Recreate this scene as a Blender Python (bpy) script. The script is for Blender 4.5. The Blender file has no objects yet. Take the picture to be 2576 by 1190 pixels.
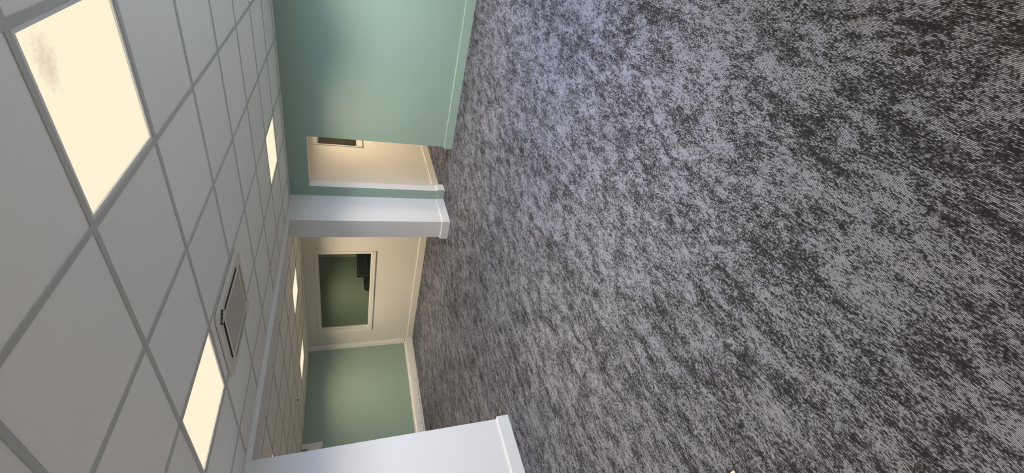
import bpy, bmesh, math, random
from mathutils import Matrix, Vector
random.seed(7)
S = bpy.context.scene
C = S.collection

# ------------------------------------------------------------------ camera
H = 1.4961                      # eye height; x runs along the back wall, y along the green wall
FPX, PITCH, YAW = 1059.1, 0.3771, 0.8902
F = Vector((math.sin(YAW)*math.cos(PITCH), math.cos(YAW)*math.cos(PITCH), -math.sin(PITCH)))
R = Vector((math.cos(YAW), -math.sin(YAW), 0.0))
U = R.cross(F)
cam = bpy.data.cameras.new('camera')
co = bpy.data.objects.new('camera', cam); C.objects.link(co)
m = Matrix((( -U.x, R.x, -F.x), (-U.y, R.y, -F.y), (-U.z, R.z, -F.z))).to_4x4()   # phone held sideways
m.translation = (0, 0, H)
co.matrix_world = m
cam.sensor_fit = 'HORIZONTAL'; cam.sensor_width = 36.0
cam.lens = FPX/2576*36.0
cam.clip_start = 0.02; cam.clip_end = 100
S.camera = co

# ------------------------------------------------------------------ world / light / exposure
SKY_COL, SKY_STR = (0.57, 0.73, 1.0), 16.5
LAMP_COL = (1.0, 0.80, 0.53)
FRONT_W, BACK_W, HALL_W, OFFICE_W = 22.3, 25.0, 50.0, 16.0
DIFFUSER_COL, DIFFUSER_STR = (1.0, 0.895, 0.67), 1.0
w = bpy.data.worlds.new('overcast_sky'); S.world = w; w.use_nodes = True
bg = w.node_tree.nodes['Background']
bg.inputs['Color'].default_value = (*SKY_COL, 1); bg.inputs['Strength'].default_value = SKY_STR
S.view_settings.view_transform = 'Standard'; S.view_settings.look = 'None'
S.view_settings.exposure = 0.0; S.view_settings.gamma = 1.0
S.view_settings.use_curve_mapping = False
S.cycles.max_bounces = 12; S.cycles.diffuse_bounces = 8
S.cycles.sample_clamp_indirect = 4.0

# daylight window in the wall behind the photographer (portal only guides sky sampling)
FRONT_Y = -0.50
WX0, WX1, WZ0, WZ1 = 1.3, 5.0, 0.95, 2.05
pl = bpy.data.lights.new('window_portal', 'AREA'); pl.shape = 'RECTANGLE'
pl.size, pl.size_y = WX1-WX0, WZ1-WZ0
pl.cycles.is_portal = True
po = bpy.data.objects.new('window_portal', pl); C.objects.link(po)
po.location = ((WX0+WX1)/2, FRONT_Y-0.16, (WZ0+WZ1)/2)
po.rotation_euler = (math.radians(90), 0, 0)       # -Z axis points to +Y, into the room

# ------------------------------------------------------------------ dimensions
CH = 2.236                       # ceiling height
XR = 5.706                       # green right wall face
WT = 0.15
YB = 3.836                       # plane of the wall with the wide opening
YB2 = 4.133
XL = -2.40
XF = 6.49                        # far white wall with window
YG = 8.43                        # far green wall
YC = 3.86                        # corridor end wall
XO = 9.50                        # far end of inner office

# ------------------------------------------------------------------ materials
def nt(name):
    m = bpy.data.materials.new(name); m.use_nodes = True
    n = m.node_tree.nodes; return m, n, m.node_tree.links, n['Principled BSDF']

def flat(name, col, rough=0.5, metal=0.0, spec=0.5, bump=0.0, scale=200):
    m, n, l, b = nt(name)
    b.inputs['Base Color'].default_value = (*col, 1)
    b.inputs['Roughness'].default_value = rough
    b.inputs['Metallic'].default_value = metal
    b.inputs['Specular IOR Level'].default_value = spec
    if bump:
        tc = n.new('ShaderNodeTexCoord'); no = n.new('ShaderNodeTexNoise')
        no.inputs['Scale'].default_value = scale; no.inputs['Detail'].default_value = 3
        bp = n.new('ShaderNodeBump'); bp.inputs['Strength'].default_value = bump
        bp.inputs['Distance'].default_value = 0.001
        l.new(tc.outputs['Object'], no.inputs['Vector']); l.new(no.outputs['Fac'], bp.inputs['Height'])
        l.new(bp.outputs['Normal'], b.inputs['Normal'])
        # faint roller mottling in the paint
        no2 = n.new('ShaderNodeTexNoise'); no2.inputs['Scale'].default_value = 1.7
        l.new(tc.outputs['Object'], no2.inputs['Vector'])
        mr = n.new('ShaderNodeMapRange'); mr.inputs['To Min'].default_value = 0.97; mr.inputs['To Max'].default_value = 1.03
        l.new(no2.outputs['Fac'], mr.inputs['Value'])
        mx = n.new('ShaderNodeMix'); mx.data_type = 'RGBA'; mx.blend_type = 'MULTIPLY'
        mx.inputs[0].default_value = 1.0
        mx.inputs[6].default_value = (*col, 1)
        l.new(mr.outputs['Result'], mx.inputs[7]); l.new(mx.outputs[2], b.inputs['Base Color'])
    return m

M = {}
M['white'] = flat('white_wall_paint', (0.77, 0.765, 0.775), 0.6, bump=0.15, scale=160)
M['green'] = flat('sage_green_paint', (0.290, 0.400, 0.330), 0.55, bump=0.15, scale=160)
M['green_gloss'] = flat('sage_green_gloss', (0.32, 0.44, 0.365), 0.3)
M['cream'] = flat('warm_white_paint', (0.74, 0.725, 0.69), 0.6, bump=0.15, scale=160)
M['gloss'] = flat('white_satin_paint', (0.78, 0.78, 0.79), 0.32)
M['gloss_warm'] = flat('warm_white_satin', (0.76, 0.745, 0.71), 0.35)
M['upvc'] = flat('white_plastic', (0.78, 0.775, 0.76), 0.35)
M['grid'] = flat('ceiling_grid_paint', (0.50, 0.50, 0.48), 0.45, spec=0.35)
M['edge'] = flat('ceiling_edge_trim_paint', (0.62, 0.62, 0.60), 0.4)
M['ac'] = flat('air_conditioner_plastic', (0.66, 0.63, 0.56), 0.4)
M['flap'] = flat('air_flap_plastic', (0.38, 0.365, 0.28), 0.5)
M['grille'] = flat('intake_grille_plastic', (0.53, 0.485, 0.43), 0.5)
M['dark'] = flat('recess_shade', (0.035, 0.033, 0.028), 0.7)  # near-black colour standing in for shade inside slots and recesses
M['black'] = flat('black_plastic', (0.008, 0.008, 0.008), 0.5, spec=0.2)
M['olive'] = flat('olive_screen_fabric', (0.014, 0.0145, 0.0095), 0.9, spec=0.05)
M['screen_edge'] = flat('grey_edge_trim', (0.07, 0.072, 0.055), 0.5)
M['fabric'] = flat('black_chair_fabric', (0.010, 0.010, 0.010), 0.9, spec=0.1, bump=0.3, scale=900)
M['mesh_grey'] = flat('grey_chair_mesh', (0.045, 0.045, 0.05), 0.8, spec=0.1)
M['desk'] = flat('pale_desk_laminate', (0.45, 0.42, 0.36), 0.4)
M['steel'] = flat('grey_steel', (0.35, 0.35, 0.36), 0.35, metal=0.7)
M['cabinet'] = flat('charcoal_cabinet_paint', (0.05, 0.05, 0.05), 0.45)
M['slot'] = flat('socket_hole_shadow', (0.22, 0.20, 0.24), 0.6)
M['lens'] = flat('dark_sensor_lens', (0.02, 0.02, 0.02), 0.2)
M['badge_dark'] = flat('indicator_window', (0.025, 0.025, 0.03), 0.6, spec=0.1)
M['badge_mark'] = flat('indicator_marks', (0.28, 0.28, 0.31), 0.6, spec=0.1)
M['card'] = flat('cream_card', (0.80, 0.70, 0.42), 0.7)
M['card_print'] = flat('orange_card_face', (0.78, 0.50, 0.27), 0.7)
M['ground'] = flat('added_paving', (0.14, 0.118, 0.085), 0.9)  # dark warm tone chosen for the bounce onto the ceiling
M['underlay'] = flat('carpet_backing', (0.02, 0.02, 0.02), 0.9)

def tile_mat():
    m, n, l, b = nt('mineral_ceiling_tile')
    b.inputs['Roughness'].default_value = 0.9; b.inputs['Specular IOR Level'].default_value = 0.2
    g = n.new('ShaderNodeNewGeometry'); oi = n.new('ShaderNodeObjectInfo')
    no = n.new('ShaderNodeTexNoise'); no.inputs['Scale'].default_value = 420; no.inputs['Detail'].default_value = 2
    l.new(g.outputs['Position'], no.inputs['Vector'])
    cr = n.new('ShaderNodeValToRGB')
    cr.color_ramp.elements[0].position = 0.30; cr.color_ramp.elements[0].color = (0.80, 0.785, 0.75, 1)
    cr.color_ramp.elements[1].position = 0.48; cr.color_ramp.elements[1].color = (0.90, 0.885, 0.845, 1)
    l.new(no.outputs['Fac'], cr.inputs['Fac'])
    mr = n.new('ShaderNodeMapRange'); mr.inputs['To Min'].default_value = 0.975; mr.inputs['To Max'].default_value = 1.02
    l.new(oi.outputs['Random'], mr.inputs['Value'])
    mx = n.new('ShaderNodeMix'); mx.data_type = 'RGBA'; mx.blend_type = 'MULTIPLY'; mx.inputs[0].default_value = 1
    l.new(cr.outputs['Color'], mx.inputs[6]); l.new(mr.outputs['Result'], mx.inputs[7])
    l.new(mx.outputs[2], b.inputs['Base Color'])
    bp = n.new('ShaderNodeBump'); bp.inputs['Strength'].default_value = 0.3; bp.inputs['Distance'].default_value = 0.001
    l.new(no.outputs['Fac'], bp.inputs['Height']); l.new(bp.outputs['Normal'], b.inputs['Normal'])
    return m
M['tile'] = tile_mat()

def glass_mat(name, tint):
    m, n, l, b = nt(name)
    n.remove(b)
    out = n['Material Output']
    tr = n.new('ShaderNodeBsdfTransparent'); tr.inputs['Color'].default_value = (*tint, 1)
    gl = n.new('ShaderNodeBsdfGlossy'); gl.inputs['Roughness'].default_value = 0.02
    lw = n.new('ShaderNodeLayerWeight'); lw.inputs['Blend'].default_value = 0.5
    pw = n.new('ShaderNodeMath'); pw.operation = 'POWER'; pw.inputs[1].default_value = 5
    l.new(lw.outputs['Facing'], pw.inputs[0])
    fr = n.new('ShaderNodeMath'); fr.operation = 'MULTIPLY_ADD'; fr.inputs[1].default_value = 0.96; fr.inputs[2].default_value = 0.04
    l.new(pw.outputs[0], fr.inputs[0])                 # reflectance of a pane rising towards grazing
    mx = n.new('ShaderNodeMixShader')
    l.new(fr.outputs[0], mx.inputs[0]); l.new(tr.outputs[0], mx.inputs[1]); l.new(gl.outputs[0], mx.inputs[2])
    l.new(mx.outputs[0], out.inputs['Surface'])
    return m
M['glass'] = glass_mat('window_glass', (0.88, 0.90, 0.87))
M['glass_clear'] = glass_mat('daylight_glass', (0.95, 0.96, 0.96))

def diffuser_mat():
    m, n, l, b = nt('glowing_diffuser')
    n.remove(b); out = n['Material Output']
    e = n.new('ShaderNodeEmission'); e.inputs['Color'].default_value = (*DIFFUSER_COL, 1)
    e.inputs['Strength'].default_value = DIFFUSER_STR
    # dust lying inside the fitting dims one corner a little (object space of each diffuser)
    tc = n.new('ShaderNodeTexCoord'); oi = n.new('ShaderNodeObjectInfo')
    l.new(e.outputs[0], out.inputs['Surface'])
    return m
M['diffuser'] = diffuser_mat()

def dusty_diffuser_mat():
    m = M['diffuser'].copy(); m.name = 'glowing_diffuser_with_dust'
    n, l = m.node_tree.nodes, m.node_tree.links
    e = [x for x in n if x.type == 'EMISSION'][0]
    tc = [x for x in n if x.type == 'TEX_COORD'][0]
    mp = n.new('ShaderNodeMapping'); mp.inputs['Location'].default_value = (0, 0, 0)
    mp.inputs['Rotation'].default_value = (0, 0, 0.25)
    mp.inputs['Scale'].default_value = (1/0.042, 1/0.078, 0.0)
    sh = n.new('ShaderNodeVectorMath'); sh.operation = 'ADD'; sh.inputs[1].default_value = (0.185, 0.175, 0)
    l.new(tc.outputs['Object'], sh.inputs[0]); l.new(sh.outputs[0], mp.inputs['Vector'])
    ln = n.new('ShaderNodeVectorMath'); ln.operation = 'LENGTH'; l.new(mp.outputs[0], ln.inputs[0])
    no = n.new('ShaderNodeTexNoise'); no.inputs['Scale'].default_value = 55; no.inputs['Detail'].default_value = 4
    l.new(tc.outputs['Object'], no.inputs['Vector'])
    ad = n.new('ShaderNodeMath'); ad.operation = 'MULTIPLY_ADD'; ad.inputs[1].default_value = 1.9; ad.inputs[2].default_value = -0.95
    l.new(no.outputs['Fac'], ad.inputs[0])
    sm = n.new('ShaderNodeMath'); sm.operation = 'ADD'; l.new(ln.outputs['Value'], sm.inputs[0]); l.new(ad.outputs[0], sm.inputs[1])
    mr = n.new('ShaderNodeMapRange'); mr.inputs['From Min'].default_value = 0.35; mr.inputs['From Max'].default_value = 1.2
    mr.inputs['To Min'].default_value = 0.79; mr.inputs['To Max'].default_value = 1.0
    l.new(sm.outputs[0], mr.inputs['Value'])
    mu = n.new('ShaderNodeMath'); mu.operation = 'MULTIPLY'; mu.inputs[1].default_value = DIFFUSER_STR
    l.new(mr.outputs[0], mu.inputs[0]); l.new(mu.outputs[0], e.inputs['Strength'])
    return m
M['diffuser_dust'] = dusty_diffuser_mat()

def carpet_mat():
    m, n, l, b = nt('ribbed_loop_carpet')
    b.inputs['Roughness'].default_value = 1.0; b.inputs['Specular IOR Level'].default_value = 0.1
    g = n.new('ShaderNodeNewGeometry'); oi = n.new('ShaderNodeObjectInfo')
    def math_(op, a=None, bb=None, c=None):
        x = n.new('ShaderNodeMath'); x.operation = op
        for i, v in enumerate((a, bb, c)):
            if v is None: continue
            if isinstance(v, (int, float)): x.inputs[i].default_value = v
            else: l.new(v, x.inputs[i])
        return x.outputs[0]
    sp = n.new('ShaderNodeSeparateXYZ'); l.new(g.outputs['Position'], sp.inputs[0])
    X, Y = sp.outputs[0], sp.outputs[1]
    def noise(x, y, detail=2.0, rough=0.5, z=None, dist=0.0):
        cb = n.new('ShaderNodeCombineXYZ'); l.new(x, cb.inputs[0]); l.new(y, cb.inputs[1])
        if z is not None:
            if isinstance(z, (int, float)): cb.inputs[2].default_value = z
            else: l.new(z, cb.inputs[2])
        no = n.new('ShaderNodeTexNoise'); no.inputs['Scale'].default_value = 1.0
        no.inputs['Detail'].default_value = detail; no.inputs['Roughness'].default_value = rough
        no.inputs['Distortion'].default_value = dist
        l.new(cb.outputs[0], no.inputs['Vector']); return no.outputs['Fac']
    RIB = 1/0.0036
    # hand of the yarn wanders slightly
    wob = noise(math_('MULTIPLY', X, 26.0), math_('MULTIPLY', Y, 26.0), 2.0)
    Yw = math_('MULTIPLY_ADD', wob, 0.0042, Y)
    rows = math_('MULTIPLY', Yw, RIB)
    row_id = math_('FLOOR', rows)
    # patches of light and dark, drawn out along the ribs, a shift from tile to tile
    zz = math_('MULTIPLY', oi.outputs['Random'], 0.15)
    p1 = noise(math_('MULTIPLY', X, 5.5), math_('MULTIPLY', Y, 12.0), 5.0, 0.62, zz, 0.3)
    p2 = noise(math_('MULTIPLY', X, 22.0), math_('MULTIPLY', Y, 50.0), 3.0, 0.6, 3.7)
    p3 = noise(math_('MULTIPLY', X, 1.6), math_('MULTIPLY', Y, 3.0), 2.0, 0.5, 8.1)
    dens = math_('ADD', math_('MULTIPLY', p1, 1.0), math_('MULTIPLY', p2, 0.8))
    dens = math_('ADD', dens, math_('MULTIPLY', p3, 0.35))          # mean about 0.985
    # every rib has light and dark stitches of its own
    st = noise(math_('MULTIPLY', X, 95.0), math_('MULTIPLY', row_id, 1.37), 3.0, 0.62, 1.3)
    v = math_('ADD', math_('MULTIPLY', math_('SUBTRACT', dens, 1.05), 2.35), math_('MULTIPLY', math_('SUBTRACT', st, 0.5), 4.3))
    mr = n.new('ShaderNodeMapRange'); mr.interpolation_type = 'SMOOTHSTEP'
    mr.inputs['From Min'].default_value = -0.62; mr.inputs['From Max'].default_value = 0.62
    l.new(v, mr.inputs['Value'])
    fr = math_('FRACT', rows)
    hump = math_('SINE', math_('MULTIPLY', fr, math.pi))             # 0 in the groove, 1 on the rib
    cr = n.new('ShaderNodeValToRGB')
    e = cr.color_ramp.elements
    e[0].position = 0.0; e[0].color = (0.027, 0.027, 0.033, 1)
    e[1].position = 1.0; e[1].color = (0.36, 0.385, 0.49, 1)
    k = cr.color_ramp.elements.new(0.45); k.color = (0.112, 0.118, 0.145, 1)
    l.new(mr.outputs[0], cr.inputs['Fac'])
    # shade in the grooves, painted in with the dark backing yarn between ribs
    gm = n.new('ShaderNodeMapRange'); gm.inputs['From Min'].default_value = 0.25; gm.inputs['From Max'].default_value = 0.95
    gm.inputs['To Min'].default_value = 0.05; gm.inputs['To Max'].default_value = 1.0
    l.new(hump, gm.inputs['Value'])
    mx = n.new('ShaderNodeMix'); mx.data_type = 'RGBA'; mx.blend_type = 'MIX'
    mx.inputs[6].default_value = (0.020, 0.019, 0.021, 1)
    l.new(gm.outputs[0], mx.inputs[0]); l.new(cr.outputs['Color'], mx.inputs[7])
    l.new(mx.outputs[2], b.inputs['Base Color'])
    hgt = math_('ADD', hump, math_('MULTIPLY', st, 0.6))
    bp = n.new('ShaderNodeBump'); bp.inputs['Strength'].default_value = 0.6; bp.inputs['Distance'].default_value = 0.0015
    l.new(hgt, bp.inputs['Height']); l.new(bp.outputs['Normal'], b.inputs['Normal'])
    return m
M['carpet'] = carpet_mat()

# ------------------------------------------------------------------ mesh helpers
class MB:
    """collects shapes into one mesh; slots by material key"""
    def __init__(self): self.v = []; self.f = []; self.mi = []; self.keys = []
    def slot(self, k):
        if k not in self.keys: self.keys.append(k)
        return self.keys.index(k)
    def add(self, vs, fs, k):
        o = len(self.v); self.v += [tuple(p) for p in vs]
        for f in fs: self.f.append(tuple(i+o for i in f)); self.mi.append(self.slot(k))
        return self
    def box(self, a, b, k, sides=None):
        (x0, y0, z0), (x1, y1, z1) = a, b
        vs = [(x0,y0,z0),(x1,y0,z0),(x1,y1,z0),(x0,y1,z0),(x0,y0,z1),(x1,y0,z1),(x1,y1,z1),(x0,y1,z1)]
        fs = {'-z':(0,3,2,1), '+z':(4,5,6,7), '-y':(0,1,5,4), '+x':(1,2,6,5), '+y':(2,3,7,6), '-x':(3,0,4,7)}
        for s, f in fs.items():
            self.add([vs[i] for i in f], [(0,1,2,3)], (sides or {}).get(s, k))
        return self
    def prism(self, prof, origin, along, right, up, k):
        """extrude 2-D profile (r,u) along a vector"""
        o, al, r, u = Vector(origin), Vector(along), Vector(right), Vector(up)
        n = len(prof)
        a = [o + r*p[0] + u*p[1] for p in prof]; b = [p + al for p in a]
        fs = [(i, (i+1) % n, n+(i+1) % n, n+i) for i in range(n)]
        fs += [tuple(range(n-1, -1, -1)), tuple(range(n, 2*n))]
        return self.add(a+b, fs, k)
    def lathe(self, prof, c, k, seg=20, axis='z'):
        vs = []; fs = []
        for (r, z) in prof:
            for s in range(seg):
                t = 2*math.pi*s/seg
                p = (r*math.cos(t), r*math.sin(t), z)
                if axis == 'x': p = (p[2], p[0], p[1])
                if axis == 'y': p = (p[0], p[2], p[1])
                vs.append((c[0]+p[0], c[1]+p[1], c[2]+p[2]))
        for i in range(len(prof)-1):
            for s in range(seg):
                fs.append((i*seg+s, i*seg+(s+1) % seg, (i+1)*seg+(s+1) % seg, (i+1)*seg+s))
        fs.append(tuple(range(seg-1, -1, -1))); fs.append(tuple((len(prof)-1)*seg+s for s in range(seg)))
        return self.add(vs, fs, k)
    def build(self, name, parent=None, bevel=0.0, loc=None, smooth=False, seg=2):
        me = bpy.data.meshes.new(name)
        me.from_pydata(self.v, [], self.f)
        for k in self.keys: me.materials.append(M[k])
        me.polygons.foreach_set('material_index', self.mi)
        bm = bmesh.new(); bm.from_mesh(me)
        bmesh.ops.remove_doubles(bm, verts=bm.verts, dist=1e-5)
        bmesh.ops.recalc_face_normals(bm, faces=bm.faces)
        if bevel:
            bmesh.ops.bevel(bm, geom=[e for e in bm.edges if len(e.link_faces) == 2 and e.calc_face_angle(0) > 0.5],
                            offset=bevel, segments=seg, profile=0.6, affect='EDGES')
        if smooth:
            for f in bm.faces: f.smooth = True
        bm.to_mesh(me); bm.free()
        o = bpy.data.objects.new(name, me); C.objects.link(o)
        if loc: o.location = loc
        if parent: o.parent = parent
        return o

def empty(name, loc, rz=0.0):
    o = bpy.data.objects.new(name, None); C.objects.link(o)
    o.empty_display_size = 0.1; o.location = loc; o.rotation_euler = (0, 0, rz); return o
def tag(o, label, cat, group=None):
    o['label'] = label; o['category'] = cat
    if group: o['group'] = group
    return o
def struct(o, label, cat):
    o['kind'] = 'structure'; o['label'] = label; o['category'] = cat; return o
def copy_tree(o, parent=None):
    c = o.copy(); C.objects.link(c)
    if parent: c.parent = parent
    for ch in list(o.children): copy_tree(ch, c)
    return c

# ------------------------------------------------------------------ floors of carpet tiles
def carpet(name, x0, x1, y0, y1, label):
    fl = struct(MB().box((x0, y0, -0.15), (x1, y1, -0.007), 'underlay').build(name), label, 'floor')
    T = 0.5; gap = 0.0001
    i0 = math.floor((x0-0.29)/T); j0 = math.floor((y0-0.445)/T)
    full = None
    for i in range(i0, i0+40):
        ax, bx = max(0.29+i*T, x0), min(0.29+(i+1)*T, x1)
        if bx-ax < 0.005: continue
        for j in range(j0, j0+40):
            ay, by = max(0.445+j*T, y0), min(0.445+(j+1)*T, y1)
            if by-ay < 0.005: continue
            cx, cy = (ax+bx)/2, (ay+by)/2; hx, hy = (bx-ax)/2-gap, (by-ay)/2-gap
            whole = bx-ax > T-1e-4 and by-ay > T-1e-4
            if whole and full:
                o = full.copy(); C.objects.link(o); o.location = (cx, cy, 0)
            else:
                o = MB().box((-hx, -hy, -0.007), (hx, hy, 0), 'carpet').build('carpet_tile', fl, loc=(cx, cy, 0))
                if whole: full = o
            o.parent = fl
    return fl
carpet('floor', XL, XR+WT+0.0, FRONT_Y, YB2, 'grey mottled ribbed carpet tiles covering the empty front room')
carpet('floor.001', 1.0, XF, YB2, YG, 'grey carpet tiles of the back room beyond the wide opening')
carpet('floor.002', XR+WT, XO, 0.9, YC, 'strip of grey carpet in the passage beyond the green wall doorway')
carpet('floor.003', XF+0.12, XO, YC+0.27, YG, 'carpet of the inner office behind the far window')

# ------------------------------------------------------------------ walls
DY0, DY1, DZ = 2.89, 3.675, 1.98     # doorway in the green wall
b = MB()
g = {'-x': 'green'}
b.box((XR, FRONT_Y, 0), (XR+WT, DY0, CH+0.1), 'white', g)
b.box((XR, DY0, DZ), (XR+WT, DY1, CH+0.1), 'white', g)
b.box((XR, DY1, 0), (XR+WT, YB, CH+0.1), 'white', g)
struct(b.build('wall_right'), 'sage green wall with a tall doorway cut through to a passage', 'wall')

b = MB()
b.box((5.09, YB, 0), (XR+WT, YB2, CH+0.1), 'white')
b.box((XL, YB, 0), (1.897, YB2, CH+0.1), 'white')
b.box((1.897, YB, 2.191), (5.09, YB2, CH+0.1), 'white')
struct(b.build('wall_back'), 'white wall with a wide opening under a shallow header, white pier and left flank', 'wall')

b = MB()
CW = (7.335, 8.60, 1.205, 2.052)      # corridor window outer
b.box((XR+WT, YC, 0), (CW[0], YC+0.27, CH+0.1), 'cream')
b.box((CW[1], YC, 0), (XO, YC+0.27, CH+0.1), 'cream')
b.box((CW[0], YC, 0), (CW[1], YC+0.27, CW[2]), 'cream')
b.box((CW[0], YC, CW[3]), (CW[1], YC+0.27, CH+0.1), 'cream')
struct(b.build('wall_corridor'), 'cream white passage end wall seen through the doorway in the green wall', 'wall')

FW = (5.62, 7.955, 0.955, 2.03)      # far window opening (y0, y1, z0, z1)
b = MB()
b.box((XF, YB2, 0), (XF+0.12, FW[0], CH+0.1), 'cream')
b.box((XF, FW[1], 0), (XF+0.12, YG, CH+0.1), 'cream')
b.box((XF, FW[0], 0), (XF+0.12, FW[1], FW[2]), 'cream')
b.box((XF, FW[0], FW[3]), (XF+0.12, FW[1], CH+0.1), 'cream')
struct(b.build('wall_partition'), 'warm white wall holding the big internal window of the back room', 'wall')
struct(MB().box((0.9, YG, 0), (XF+0.12, YG+0.15, CH+0.1), 'green').build('wall_far'),
       'sage green end wall of the back room with white trunking along its foot', 'wall')
struct(MB().box((0.85, YB2, 0), (1.0, YG+0.15, CH+0.1), 'white').build('wall_far_left'), 'white side wall of the back room, hidden behind the left flank', 'wall')
struct(MB().box((XF+0.12, YG, 0), (XO+0.12, YG+0.15, CH+0.1), 'green').build('wall_office_far'), 'dim green wall seen through the far internal window', 'wall')
struct(MB().box((XO, 0.9, 0), (XO+0.12, YG, CH+0.1), 'cream').build('wall_office_right'), 'pale end wall at the right inside the inner office and passage', 'wall')
struct(MB().box((XR+WT, 0.75, 0), (XO+0.12, 0.9, CH+0.1), 'cream').build('wall_passage_near'), 'near end wall of the passage', 'wall')
struct(MB().box((XL-0.15, FRONT_Y-0.2, 0), (XL, YB2, CH+0.1), 'white').build('wall_left'), 'white side wall at the left outside the picture', 'wall')
b = MB()
b.box((XL, FRONT_Y-0.2, 0), (WX0, FRONT_Y, CH+0.1), 'white')
b.box((WX1, FRONT_Y-0.2, 0), (XR+WT, FRONT_Y, CH+0.1), 'white')
b.box((WX0, FRONT_Y-0.2, 0), (WX1, FRONT_Y, WZ0), 'white')
b.box((WX0, FRONT_Y-0.2, WZ1), (WX1, FRONT_Y, CH+0.1), 'white')
struct(b.build('wall_front'), 'white outside wall with daylight window behind the photographer', 'wall')

struct(MB().box((-40, -60, -0.6), (45, FRONT_Y-0.21, -0.4), 'ground').build('ground'), 'unseen paved ground added outside the daylight window to dim its upward light', 'ground')  # unseen, added to hold down daylight rising to the ceiling

# ------------------------------------------------------------------ baseboards
TY = YG-0.06                     # face of the socket trunking on the far wall
BH, BT = 0.122, 0.018
PROF = [(0, 0), (BT, 0), (BT, BH-0.007), (BT-0.007, BH), (0, BH)]
def base(mb, pts, outs, k, h=BH):
    """skirting along a path on the wall faces; outs = outward normal of each run; corners are mitred"""
    pr = [(r, u if u == 0 else u+h-BH) for r, u in PROF]
    n = len(pr); rings = []
    for i, p in enumerate(pts):
        n1 = Vector(outs[max(i-1, 0)]); n2 = Vector(outs[min(i, len(outs)-1)])
        o = (n1+n2)/(1+n1.dot(n2))
        rings.append([(p[0]+o.x*r, p[1]+o.y*r, u) for r, u in pr])
    vs = [v for r in rings for v in r]
    fs = []
    for j in range(len(pts)-1):
        for i in range(n): fs.append((j*n+i, j*n+(i+1) % n, (j+1)*n+(i+1) % n, (j+1)*n+i))
    fs += [tuple(range(n)), tuple((len(pts)-1)*n+i for i in range(n))]
    mb.add(vs, fs, k)
def skirting(name, pts, outs, k, label, h=BH):
    b = MB(); base(b, pts, outs, k, h); return struct(b.build(name), label, 'baseboard')
skirting('baseboard_right', [(XR, FRONT_Y), (XR, DY0), (XR+WT, DY0)], [(-1, 0), (0, 1)], 'green_gloss', 'green painted skirting board along the sage green wall')
skirting('baseboard_nib', [(XR, DY1-BT), (XR, YB)], [(-1, 0)], 'green_gloss', 'short green skirting on the narrow strip between doorway and white pier')
skirting('baseboard_doorway', [(XR, DY1), (XR+WT, DY1), (XR+WT, YC)], [(0, -1), (1, 0)], 'gloss', 'short white skirting across the end of the green doorway nib')
skirting('baseboard_pier', [(XR-BT, YB), (5.09, YB), (5.09, YB2), (5.4, YB2)], [(0, -1), (-1, 0), (0, 1)], 'gloss', 'white skirting board wrapping the foot of the white pier')
skirting('baseboard_back', [(XL, YB), (1.897, YB), (1.897, YB2), (1.0, YB2)], [(0, -1), (1, 0), (0, 1)], 'gloss', 'white skirting board along the left flank of the white wall')
skirting('baseboard_corridor', [(XR+WT+BT, YC), (XO, YC)], [(0, -1)], 'gloss_warm', 'cream skirting board below the passage window', 0.115)
skirting('baseboard_partition', [(XF, YB2), (XF, TY)], [(-1, 0)], 'gloss_warm', 'warm white skirting board under the far internal window', 0.133)

# socket trunking at the foot of the far green wall, and its riser in the corner
tr = struct(empty('trim_1', (3.0, YG, 0)), 'white socket trunking along the foot of the far green wall with corner riser', 'trim')
def part(o, p):
    o.parent = p; o.matrix_parent_inverse = p.matrix_basis.inverted(); return o
def child(mb, name, p, **kw):
    return part(mb.build(name, **kw), p)
TP = [(0, 0), (0.06, 0), (0.06, 0.155), (0.045, 0.175), (0.018, 0.175), (0.018, 0.195), (0, 0.195)]
b = MB(); b.prism(TP, (1.0, YG, 0), (XF-0.0005-1.0, 0, 0), (0, -1, 0), (0, 0, 1), 'gloss_warm')
child(b, 'trunking_body', tr)
b = MB(); b.box((1.0, TY-0.004, 0.028), (XF-0.13, TY, 0.142), 'upvc')
child(b, 'trunking_cover', tr)
RP = [(0.005, 0), (0.005, 0.06), (0.075, 0.06), (0.09, 0.045), (0.09, 0.018), (0.112, 0.018), (0.112, 0)]
b = MB(); b.prism(RP, (XF, YG, 0.195), (0, 0, CH-0.197), (-1, 0, 0), (0, -1, 0), 'gloss_warm')
child(b, 'corner_riser', tr)
b = MB(); b.box((XF-0.068, TY-0.003, 0.195), (XF-0.012, TY, CH-0.002), 'upvc')
child(b, 'riser_cover', tr)

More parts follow.
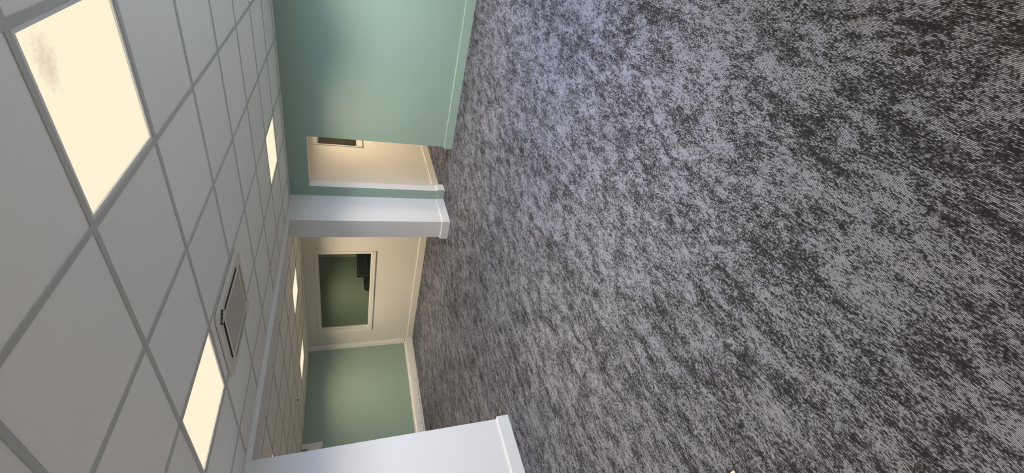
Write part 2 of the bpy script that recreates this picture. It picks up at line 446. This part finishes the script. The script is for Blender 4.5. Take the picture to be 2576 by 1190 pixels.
# ------------------------------------------------------------------ ceilings
lights_front = [(0, -1), (0, 2), (5, -1), (5, 2), (-5, -1), (-5, 2)]
def ceiling(name, x0, x1, y0, y1, gx, gy, skip, label):
    ce = struct(MB().box((x0, y0, CH+0.075), (x1, y1, CH+0.2), 'white').build(name), label, 'ceiling')
    T = 0.6
    i0, i1 = math.floor((x0-gx)/T), math.ceil((x1-gx)/T)
    j0, j1 = math.floor((y0-gy)/T), math.ceil((y1-gy)/T)
    full = None
    for i in range(i0, i1):
        for j in range(j0, j1):
            if (i, j) in skip: continue
            ax, bx = max(gx+i*T, x0), min(gx+(i+1)*T, x1)
            ay, by = max(gy+j*T, y0), min(gy+(j+1)*T, y1)
            if bx-ax < 0.03 or by-ay < 0.03: continue
            cx, cy = (ax+bx)/2, (ay+by)/2; hx, hy = (bx-ax)/2-0.002, (by-ay)/2-0.002
            whole = bx-ax > T-1e-4 and by-ay > T-1e-4
            if whole and full:
                o = full.copy(); C.objects.link(o); o.location = (cx, cy, CH)
            else:
                o = MB().box((-hx, -hy, 0.0035), (hx, hy, 0.018), 'tile').build('ceiling_tile', loc=(cx, cy, CH))
                if whole: full = o
            o.parent = ce
    for i in range(i0, i1+1):
        x = gx+i*T
        if x0+0.03 < x < x1-0.03:
            MB().box((x-0.012, y0+0.001, CH), (x+0.012, y1-0.001, CH+0.003), 'grid').build('grid_bar', ce)
    for j in range(j0, j1+1):
        y = gy+j*T
        if y0+0.03 < y < y1-0.03:
            MB().box((x0+0.001, y-0.012, CH-0.0004), (x1-0.001, y+0.012, CH+0.0026), 'grid').build('grid_bar', ce)
    for a, c in (((x0, y0), (x1, y0+0.02)), ((x0, y1-0.02), (x1, y1)), ((x0, y0), (x0+0.02, y1)), ((x1-0.02, y0), (x1, y1))):
        MB().box((a[0], a[1], CH-0.0015), (c[0], c[1], CH+0.0032), 'edge').build('edge_trim', ce)
    return ce
GX, GY = 1.362, 1.065
BX, BY = 5.012, 5.115
ceiling('ceiling', XL, XR, FRONT_Y, YB, GX, GY, set(lights_front), 'suspended grey tile ceiling of the front room on a square grid')
ceiling('ceiling.001', 1.0, XF, YB2, YG, BX, BY, {(0, 0), (0, 3), (-5, 0)}, 'suspended tile ceiling of the back room beyond the opening')
ceiling('ceiling.002', XR+WT, XO, 0.9, YC, 7.4, 2.3, {(0, 0)}, 'tile ceiling of the passage beyond the doorway')
ceiling('ceiling.003', XF+0.12, XO, YC+0.27, YG, 7.8, 7.0, {(0, 0)}, 'tile ceiling of the inner office')

# ------------------------------------------------------------------ ceiling lights
def light_panel(cx, cy, watts, label, dusty=False, spread=132):
    t = tag(empty('ceiling_light', (cx, cy, CH)), label, 'ceiling light', 'square lit panels in the tiled ceilings')
    A, Bq = 0.292, 0.272
    fr = MB()
    for (a, c) in (((-A, -A), (A, -Bq)), ((-A, Bq), (A, A)), ((-A, -Bq), (-Bq, Bq)), ((Bq, -Bq), (A, Bq))):
        fr.box((*a, 0.0035), (*c, 0.03), 'upvc')
    fr.build('frame', t)
    MB().box((-Bq, -Bq, 0.009), (Bq, Bq, 0.014), 'diffuser_dust' if dusty else 'diffuser').build('diffuser', t)
    MB().box((-Bq, -Bq, 0.02), (Bq, Bq, 0.06), 'upvc').build('housing', t)
    la = bpy.data.lights.new('lamp', 'AREA'); la.shape = 'SQUARE'; la.size = 2*Bq-0.01
    la.energy = watts; la.color = LAMP_COL; la.spread = math.radians(spread)
    lo = bpy.data.objects.new('lamp', la); C.objects.link(lo); lo.parent = t; lo.location = (0, 0, 0.0075)
    return t
def cell(gx, gy, i, j): return (gx+0.6*i+0.3, gy+0.6*j+0.3)
light_panel(*cell(GX, GY, 0, -1), FRONT_W, 'largest lit ceiling panel, at the upper left corner, with a grey dust patch', True)
light_panel(*cell(GX, GY, 0, 2), FRONT_W, 'lit square ceiling panel beside the air conditioning cassette')
light_panel(*cell(GX, GY, 5, 2), FRONT_W, 'lit square ceiling panel above the doorway in the green wall')
light_panel(*cell(GX, GY, 5, -1), FRONT_W, 'ceiling panel of which only a lit tip shows at the top edge of the picture')
light_panel(*cell(GX, GY, -5, -1), FRONT_W, 'ceiling panel outside the picture, at the left end of the room by the daylight window')
light_panel(*cell(GX, GY, -5, 2), FRONT_W, 'ceiling panel outside the picture, at the left end of the room by the white wall')
light_panel(*cell(BX, BY, 0, 0), BACK_W, 'back room ceiling panel nearer the opening, facing the internal window', spread=150)
light_panel(*cell(BX, BY, 0, 3), BACK_W, 'farther back room ceiling panel, close to the far green wall', spread=150)
light_panel(*cell(BX, BY, -5, 0), BACK_W, 'back room ceiling panel whose lit tip peeks over the left white wall', spread=150)
light_panel(7.7, 2.6, HALL_W, 'passage ceiling panel hidden above the doorway', spread=165)
light_panel(8.1, 7.3, OFFICE_W, 'ceiling panel lighting the inner office behind the far window', spread=150)

# ------------------------------------------------------------------ windows
def window(name, label, axis, at, a0, a1, z0, z1, inward, key, fw=0.05, depth=0.09, sill=None, head=None, pane='glass'):
    """axis 'x': wall plane x=at and the window spans y a0..a1; inward = sign of the side that is seen"""
    t = empty(name, (at, (a0+a1)/2, z0) if axis == 'x' else ((a0+a1)/2, at, z0))
    struct(t, label, 'window')
    def bx(d0, d1, p0, p1, q0, q1, k):
        d0, d1 = sorted((at-inward*d0, at-inward*d1))
        if axis == 'x': return MB().box((d0, p0, q0), (d1, p1, q1), k)
        return MB().box((p0, d0, q0), (p1, d1, q1), k)
    sl = sill or fw; hd = head or fw
    pr = -0.016                                     # architrave stands proud of the wall
    child(bx(pr, depth+0.03, a0, a0+fw, z0+sl, z1-hd, key), 'jamb', t, bevel=0.003)
    child(bx(pr, depth+0.03, a1-fw, a1, z0+sl, z1-hd, key), 'jamb', t, bevel=0.003)
    child(bx(pr, depth+0.03, a0, a1, z1-hd, z1, key), 'head', t, bevel=0.003)
    child(bx(pr-0.012, depth+0.03, a0, a1, z0, z0+sl, key), 'sill', t, bevel=0.003)
    for (p0, p1, q0, q1) in ((a0+fw, a0+fw+0.014, z0+sl, z1-hd), (a1-fw-0.014, a1-fw, z0+sl, z1-hd),
                             (a0+fw+0.014, a1-fw-0.014, z1-hd-0.014, z1-hd), (a0+fw+0.014, a1-fw-0.014, z0+sl, z0+sl+0.014)):
        child(bx(depth-0.022, depth-0.004, p0, p1, q0, q1, key), 'glazing_bead', t)
    child(bx(depth, depth+0.006, a0+fw-0.004, a1-fw+0.004, z0+sl-0.004, z1-hd+0.004, pane), 'pane', t)
    return t
window('window_1', 'white framed internal window in the warm white wall of the back room', 'x', XF, 5.617, 7.955, 0.94, 2.032, -1, 'gloss_warm', 0.055, 0.085, sill=0.07, head=0.05)
window('window_2', 'narrow view of a white framed window in the passage wall', 'y', YC, 7.325, 8.61, 1.205, 2.052, -1, 'gloss_warm', 0.03, 0.10, sill=0.085, head=0.085)
window('window_3', 'daylight window behind the photographer', 'y', FRONT_Y, WX0, WX1, WZ0, WZ1, 1, 'gloss', 0.06, 0.10, pane='glass_clear')

# ------------------------------------------------------------------ air conditioning cassette
ACX, ACY = 2.385, 2.615
t = tag(empty('air_conditioner', (ACX, ACY, CH)), 'pale square air conditioning cassette set in the front ceiling, with slots round a grille', 'air conditioner')
hx, hy = 0.338, 0.315
ZB, ZT = -0.020, 0.0
def ring(mb, ox, oy, ix, iy, z0, z1, k):
    mb.box((-ox, -oy, z0), (ox, -iy, z1), k); mb.box((-ox, iy, z0), (ox, oy, z1), k)
    mb.box((-ox, -iy, z0), (-ix, iy, z1), k); mb.box((ix, -iy, z0), (ox, iy, z1), k)
# panel with rounded corners and four slot openings: corner pads plus outer and inner rails
def rrect(hx, hy, r, n=5):
    pts = []
    for cx, cy, a0 in ((hx-r, hy-r, 0), (-hx+r, hy-r, 90), (-hx+r, -hy+r, 180), (hx-r, -hy+r, 270)):
        for s in range(n+1):
            a = math.radians(a0+90*s/n); pts.append((cx+r*math.cos(a), cy+r*math.sin(a)))
    return pts
SL, SW, SO = 0.205, 0.040, 0.052      # slot half length, width, distance of slot from the outer edge
bm = bmesh.new()
rings = []
for (z, ins) in ((ZT, 0.0), (ZB+0.006, 0.0), (ZB, 0.007)):
    rings.append([bm.verts.new((x, y, z)) for x, y in rrect(hx-ins, hy-ins, 0.05)])
n_ = len(rings[0])
for a, c in zip(rings, rings[1:]):
    for i in range(n_): bm.faces.new((a[i], a[(i+1) % n_], c[(i+1) % n_], c[i]))
inner = [bm.verts.new((x, y, ZB)) for x, y in rrect(hx-SO, hy-SO, 0.012)]
c = rings[-1]
for i in range(n_): bm.faces.new((c[i], c[(i+1) % n_], inner[(i+1) % n_], inner[i]))
bmesh.ops.recalc_face_normals(bm, faces=bm.faces)
me = bpy.data.meshes.new('panel_frame'); bm.to_mesh(me); bm.free(); me.materials.append(M['ac'])
o = bpy.data.objects.new('panel_frame', me); C.objects.link(o); o.parent = t
ax, ay = hx-SO, hy-SO                  # outer bound of the slots
gx_, gy_ = ax-SW, ay-SW                # inner bound: grille field
for sx in (-1, 1):
    for sy in (-1, 1):
        x0_, x1_ = sorted((sx*ax, sx*SL*0.98)); y0_, y1_ = sorted((sy*ay, sy*gy_))
        fr = MB(); fr.box((x0_, y0_, ZB), (x1_, y1_, ZB+0.03), 'ac')
        x0_, x1_ = sorted((sx*ax, sx*gx_)); y0_, y1_ = sorted((sy*gy_, sy*SL*0.94))
        fr.box((x0_, y0_, ZB), (x1_, y1_, ZB+0.03), 'ac'); fr.build('slot_divider', t)
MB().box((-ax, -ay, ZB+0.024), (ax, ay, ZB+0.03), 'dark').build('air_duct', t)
FL = [(0, 0), (0.022, 0.004), (0.022, 0.008), (0, 0.005)]
for s_ in (-1, 1):
    MB().prism(FL, (-SL, s_*(ay-0.001), ZB+0.001), (2*SL, 0, 0), (0, -s_, 0), (0, 0, 1), 'flap').build('vane', t)
    MB().prism(FL, (s_*(ax-0.001), -SL*0.94, ZB+0.001), (0, 2*SL*0.94, 0), (-s_, 0, 0), (0, 0, 1), 'flap').build('vane', t)
    for q_ in (gy_+0.0005, ay-0.0018):  # thin dark strips that paint the shade inside the slots
        MB().box((-SL, min(s_*q_, s_*(q_+0.0015)), ZB+0.0005), (SL, max(s_*q_, s_*(q_+0.0015)), ZB+0.024), 'dark').build('slot_shade', t)
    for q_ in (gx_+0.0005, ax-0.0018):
        MB().box((min(s_*q_, s_*(q_+0.0015)), -SL*0.94, ZB+0.0005), (max(s_*q_, s_*(q_+0.0015)), SL*0.94, ZB+0.024), 'dark').build('slot_shade', t)
gf = MB(); ring(gf, gx_, gy_, gx_-0.028, gy_-0.028, ZB-0.001, ZB+0.02, 'ac'); gf.build('grille_frame', t, bevel=0.002)
gr = MB().box((-gx_+0.028, -gy_+0.028, ZB+0.006), (gx_-0.028, gy_-0.028, ZB+0.012), 'grille')
gr = gr.build('intake_grille', t)
nb = 26
for i in range(nb):
    y = -gy_+0.03+(2*gy_-0.06)*(i+0.5)/nb
    if i == 0:
        s0 = MB().box((-gx_+0.028, -0.003, 0), (gx_-0.028, 0.003, 0.006), 'grille').build('grille_slat', gr, loc=(0, y, ZB+0.001))
    else:
        s1 = s0.copy(); C.objects.link(s1); s1.parent = gr; s1.location = (0, y, ZB+0.001)
for s in (-1, 1):
    MB().box((s*0.13-0.02, -gy_+0.004, ZB-0.004), (s*0.13+0.02, -gy_+0.014, ZB-0.001), 'upvc').build('grille_latch', t)
ip = MB().box((-0.028, -0.011, -0.002), (0.028, 0.011, 0), 'badge_dark').build('indicator_plate', t)
ip.scale = (1.7, 2.2, 1); ip.location = (-hx+0.062, -hy+0.058, ZB); ip.rotation_euler = (0, 0, math.radians(-45))
MB().box((-0.020, -0.004, -0.003), (-0.008, 0.006, -0.002), 'badge_mark').build('indicator_lamp', ip)
MB().box((0.000, -0.007, -0.003), (0.006, 0.002, -0.002), 'badge_mark').build('indicator_lamp', ip)
MB().box((0.014, -0.003, -0.003), (0.020, 0.006, -0.002), 'badge_mark').build('indicator_lamp', ip)

# ------------------------------------------------------------------ ceiling sensor in the back room
t = tag(empty('motion_sensor', (4.22, 6.80, CH)), 'small white motion sensor with a dark lens on the back room ceiling', 'sensor')
MB().lathe([(0.058, 0), (0.058, -0.014), (0.050, -0.024), (0.030, -0.028)], (0, 0, 0), 'upvc', 24).build('sensor_body', t)
MB().lathe([(0.020, -0.0275), (0.018, -0.034), (0.011, -0.040), (0.003, -0.042)], (0, 0, 0), 'lens', 18).build('sensor_lens', t, smooth=True)

# ------------------------------------------------------------------ wall air conditioner on the far green wall
t = tag(empty('wall_air_conditioner', (3.75, YG, 1.885)), 'white wall unit high on the far green wall with a pipe cover rising beside it', 'air conditioner')
pf = [(0, 0), (0.10, 0), (0.17, 0.03), (0.19, 0.09), (0.19, 0.20), (0.165, 0.245), (0.12, 0.262), (0, 0.262)]
b = MB(); b.prism(pf, (-0.45, 0, 0), (0.86, 0, 0), (0, -1, 0), (0, 0, 1), 'upvc'); b.build('casing', t, bevel=0.004)
MB().box((0.43, -0.07, 0.0), (0.52, -0.001, CH-1.885-0.004), 'upvc').build('pipe_cover', t, bevel=0.004)
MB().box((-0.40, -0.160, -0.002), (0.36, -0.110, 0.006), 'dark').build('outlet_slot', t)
MB().box((0.405, -0.055, 0.03), (0.435, -0.005, 0.12), 'upvc').build('pipe_elbow', t, bevel=0.004)

# ------------------------------------------------------------------ sockets in the trunking
def socket(cx, double, label):
    w_ = 0.146 if double else 0.086; h_ = 0.084
    t = tag(empty('power_socket' if double else 'data_outlet', (cx, TY-0.004, 0.042)), label, 'socket', 'outlets along the far trunking')
    MB().box((-w_/2, -0.009, 0), (w_/2, 0, h_), 'upvc').build('faceplate', t, bevel=0.002)
    if double:
        for s in (-1, 1):
            MB().box((s*0.022-0.007, -0.012, 0.058), (s*0.022+0.007, -0.009, 0.074), 'upvc').build('switch', t)
            for (dx, dz, ww, hh) in ((0, 0.040, 0.004, 0.009), (-0.011, 0.018, 0.008, 0.005), (0.011, 0.018, 0.008, 0.005)):
                MB().box((s*0.040+dx-ww/2, -0.0098, dz-hh/2), (s*0.040+dx+ww/2, -0.009, dz+hh/2), 'slot').build('pin_hole', t)
    else:
        for s in (-1, 1):
            MB().box((s*0.017-0.009, -0.0098, 0.028), (s*0.017+0.009, -0.009, 0.048), 'slot').build('data_port', t)
    return t
socket(5.322, False, 'single small data outlet, first from the corner riser on the trunking')
t = tag(empty('blank_plate', (5.20, TY-0.004, 0.042)), 'blank white cover plate between the data outlet and the sockets', 'socket', 'outlets along the far trunking')
MB().box((-0.065, -0.005, 0), (0.065, 0, 0.084), 'upvc').build('faceplate', t, bevel=0.002)
socket(5.010, True, 'first double socket on the trunking, counted from the corner riser')
socket(4.810, True, 'second double socket on the trunking from the corner riser')
socket(4.607, True, 'third double socket on the trunking from the corner riser')
socket(4.402, True, 'fourth double socket on the trunking from the corner riser')
socket(4.195, True, 'last double socket, touching the edge of the left white wall in view')

# ------------------------------------------------------------------ inner office furniture behind the far window
DX0, DX1, DYa, DYb = 7.86, 9.48, 7.62, 8.41
t = tag(empty('office_desk', ((DX0+DX1)/2, (DYa+DYb)/2, 0)), 'pale desk against the green wall of the inner office', 'desk')
L, D = (DX1-DX0)/2, (DYb-DYa)/2
MB().box((-L, -D, 0.705), (L, D, 0.73), 'desk').build('desktop', t, bevel=0.003)
for sx in (-1, 1):
    for sy in (-1, 1):
        x, y = sx*(L-0.06), sy*(D-0.06)
        MB().box((x-0.025, y-0.025, 0), (x+0.025, y+0.025, 0.705), 'steel').build('leg', t)
MB().box((-L+0.085, D-0.07, 0.35), (L-0.085, D-0.05, 0.68), 'steel').build('modesty_panel', t)
t = tag(empty('display_screen', (9.00, 8.28, 0.73)), 'wide black display screen standing on the desk behind the olive divider', 'monitor')
MB().box((-0.47, -0.02, 0.06), (0.47, 0.02, 0.475), 'black').build('screen', t, bevel=0.006)
MB().box((-0.03, 0.0, 0.01), (0.03, 0.025, 0.10), 'black').build('stand', t)
MB().box((-0.14, -0.09, 0.0), (0.14, 0.09, 0.012), 'black').build('stand_base', t, bevel=0.004)
t = tag(empty('desk_divider', (8.55, 7.72, 0.73)), 'olive grey desk divider with a rounded top corner seen through the far window', 'screen')
def rp(x0, x1, z0, z1, r):
    pts = [(x0, z0), (x1, z0)]
    for cx, a0 in ((x1-r, 0), (x0+r, 90)):
        for s in range(6):
            a = math.radians(a0+18*s); pts.append((cx+r*math.cos(a), z1-r+r*math.sin(a)))
    return pts
MB().prism(rp(-0.56, 0.56, 0.0, 0.455, 0.04), (0, 0.010, 0), (0, -0.020, 0), (1, 0, 0), (0, 0, 1), 'screen_edge').build('edge_trim', t)
MB().prism(rp(-0.55, 0.55, 0.004, 0.446, 0.034), (0, 0.013, 0), (0, -0.026, 0), (1, 0, 0), (0, 0, 1), 'olive').build('panel', t)

def chair(x, y, rz, top, label, back='fabric', inset=False):
    t = tag(empty('office_chair', (x, y, 0), rz), label, 'chair', 'office chairs in the inner office')
    # seat
    MB().prism(rp(-0.235, 0.235, -0.235, 0.235, 0.07), (0, 0, 0.44), (0, 0, 0.07), (1, 0, 0), (0, 1, 0), 'fabric').build('seat', t, bevel=0.015)
    # curved back: wider at the shoulders, rounded top, tapering to the lumbar
    bm = bmesh.new(); rows = []
    zs = [0.60, 0.70, 0.80, 0.90, 0.98, top-0.06, top-0.02, top]
    ws = [0.13, 0.175, 0.205, 0.23, 0.24, 0.235, 0.205, 0.13]
    for yo in (0.0, 0.045):
        lay = []
        for z, w_ in zip(zs, ws):
            lay.append([bm.verts.new((w_*s/4, 0.215+yo-0.03*(s/4)**2+0.06*(z-0.6), z)) for s in range(-4, 5)])
        rows.append(lay)
    for L_ in rows:
        for a, c in zip(L_, L_[1:]):
            for i in range(8): bm.faces.new((a[i], a[i+1], c[i+1], c[i]))
    A_, B_ = rows
    rim = [A_[0][i] for i in range(9)] + [A_[k][8] for k in range(1, 8)] + [A_[7][i] for i in range(7, -1, -1)] + [A_[k][0] for k in range(6, 0, -1)]
    rib = [B_[0][i] for i in range(9)] + [B_[k][8] for k in range(1, 8)] + [B_[7][i] for i in range(7, -1, -1)] + [B_[k][0] for k in range(6, 0, -1)]
    for i in range(len(rim)):
        j = (i+1) % len(rim); bm.faces.new((rim[i], rim[j], rib[j], rib[i]))
    bmesh.ops.recalc_face_normals(bm, faces=bm.faces)
    me = bpy.data.meshes.new('backrest'); bm.to_mesh(me); bm.free(); me.materials.append(M[back])
    o = bpy.data.objects.new('backrest', me); C.objects.link(o); o.parent = t
    if inset:
        MB().box((-0.15, 0.275, 0.70), (0.15, 0.312, 0.97), 'mesh_grey').build('back_panel', t, bevel=0.012)
    MB().prism([(-0.03, 0), (0.03, 0), (0.03, 0.02), (-0.03, 0.02)], (0, 0.20, 0.445), (0, 0.05, 0.28), (1, 0, 0), (0, 0.9, -0.1), 'black').build('back_bracket', t)
    MB().lathe([(0.03, 0.09), (0.03, 0.25), (0.018, 0.25), (0.018, 0.44)], (0, 0, 0), 'black', 14).build('gas_lift', t)
    for s in (-1, 1):
        MB().box((s*0.262-0.022, -0.13, 0.655), (s*0.262+0.022, 0.12, 0.685), 'black').build('armrest', t, bevel=0.006)
        MB().box((s*0.262-0.012, -0.03, 0.46), (s*0.262+0.012, 0.02, 0.655), 'black').build('arm_post', t)
    for k in range(5):
        a = 2*math.pi*k/5+0.3
        dv = Vector((math.cos(a), math.sin(a), 0)); pv = Vector((-dv.y, dv.x, 0))
        lg = MB(); lg.prism([(-0.022, 0.065), (0.022, 0.065), (0.018, 0.105), (-0.018, 0.105)], (0, 0, 0), dv*0.27, pv, (0, 0, 1), 'black'); lg = lg.build('base_leg', t)
        q = dv*0.25
        MB().lathe([(0.0299, -0.018), (0.03, -0.016), (0.03, 0.016), (0.0299, 0.018)], (q.x, q.y, 0.0305), 'black', 14, 'y').build('castor', lg)
    return t
chair(7.15, 6.90, math.radians(10), 1.11, 'black office chair with rounded back left of the olive divider')
chair(7.97, 7.29, math.radians(172), 1.05, 'black and grey office chair in front of the olive divider, low in the window', inset=True)

t = tag(empty('filing_cabinet', (9.27, 4.62, 0)), 'tall dark cabinet seen through the narrow passage window', 'cabinet')
MB().box((-0.22, -0.20, 0), (0.22, 0.20, 1.50), 'cabinet').build('cabinet_body', t, bevel=0.004)
for k in range(4):
    z0_ = 0.06+k*0.355
    d_ = MB().box((-0.238, -0.185, z0_), (-0.221, 0.185, z0_+0.34), 'cabinet').build('drawer', t, bevel=0.002)
    MB().box((-0.25, -0.06, z0_+0.24), (-0.238, 0.06, z0_+0.26), 'steel').build('handle', d_)

# ------------------------------------------------------------------ scrap on the carpet at the frame edge
t = tag(empty('card_scrap', (0.372, 1.585, 0), math.radians(0)), 'corner of a cream card lying on the carpet at the bottom edge of the picture', 'card')
MB().box((-0.024, -0.026, 0.0005), (0.016, 0.020, 0.0035), 'card').build('card', t)
MB().box((-0.020, -0.022, 0.0035), (0.008, 0.012, 0.0040), 'card_print').build('print', t)
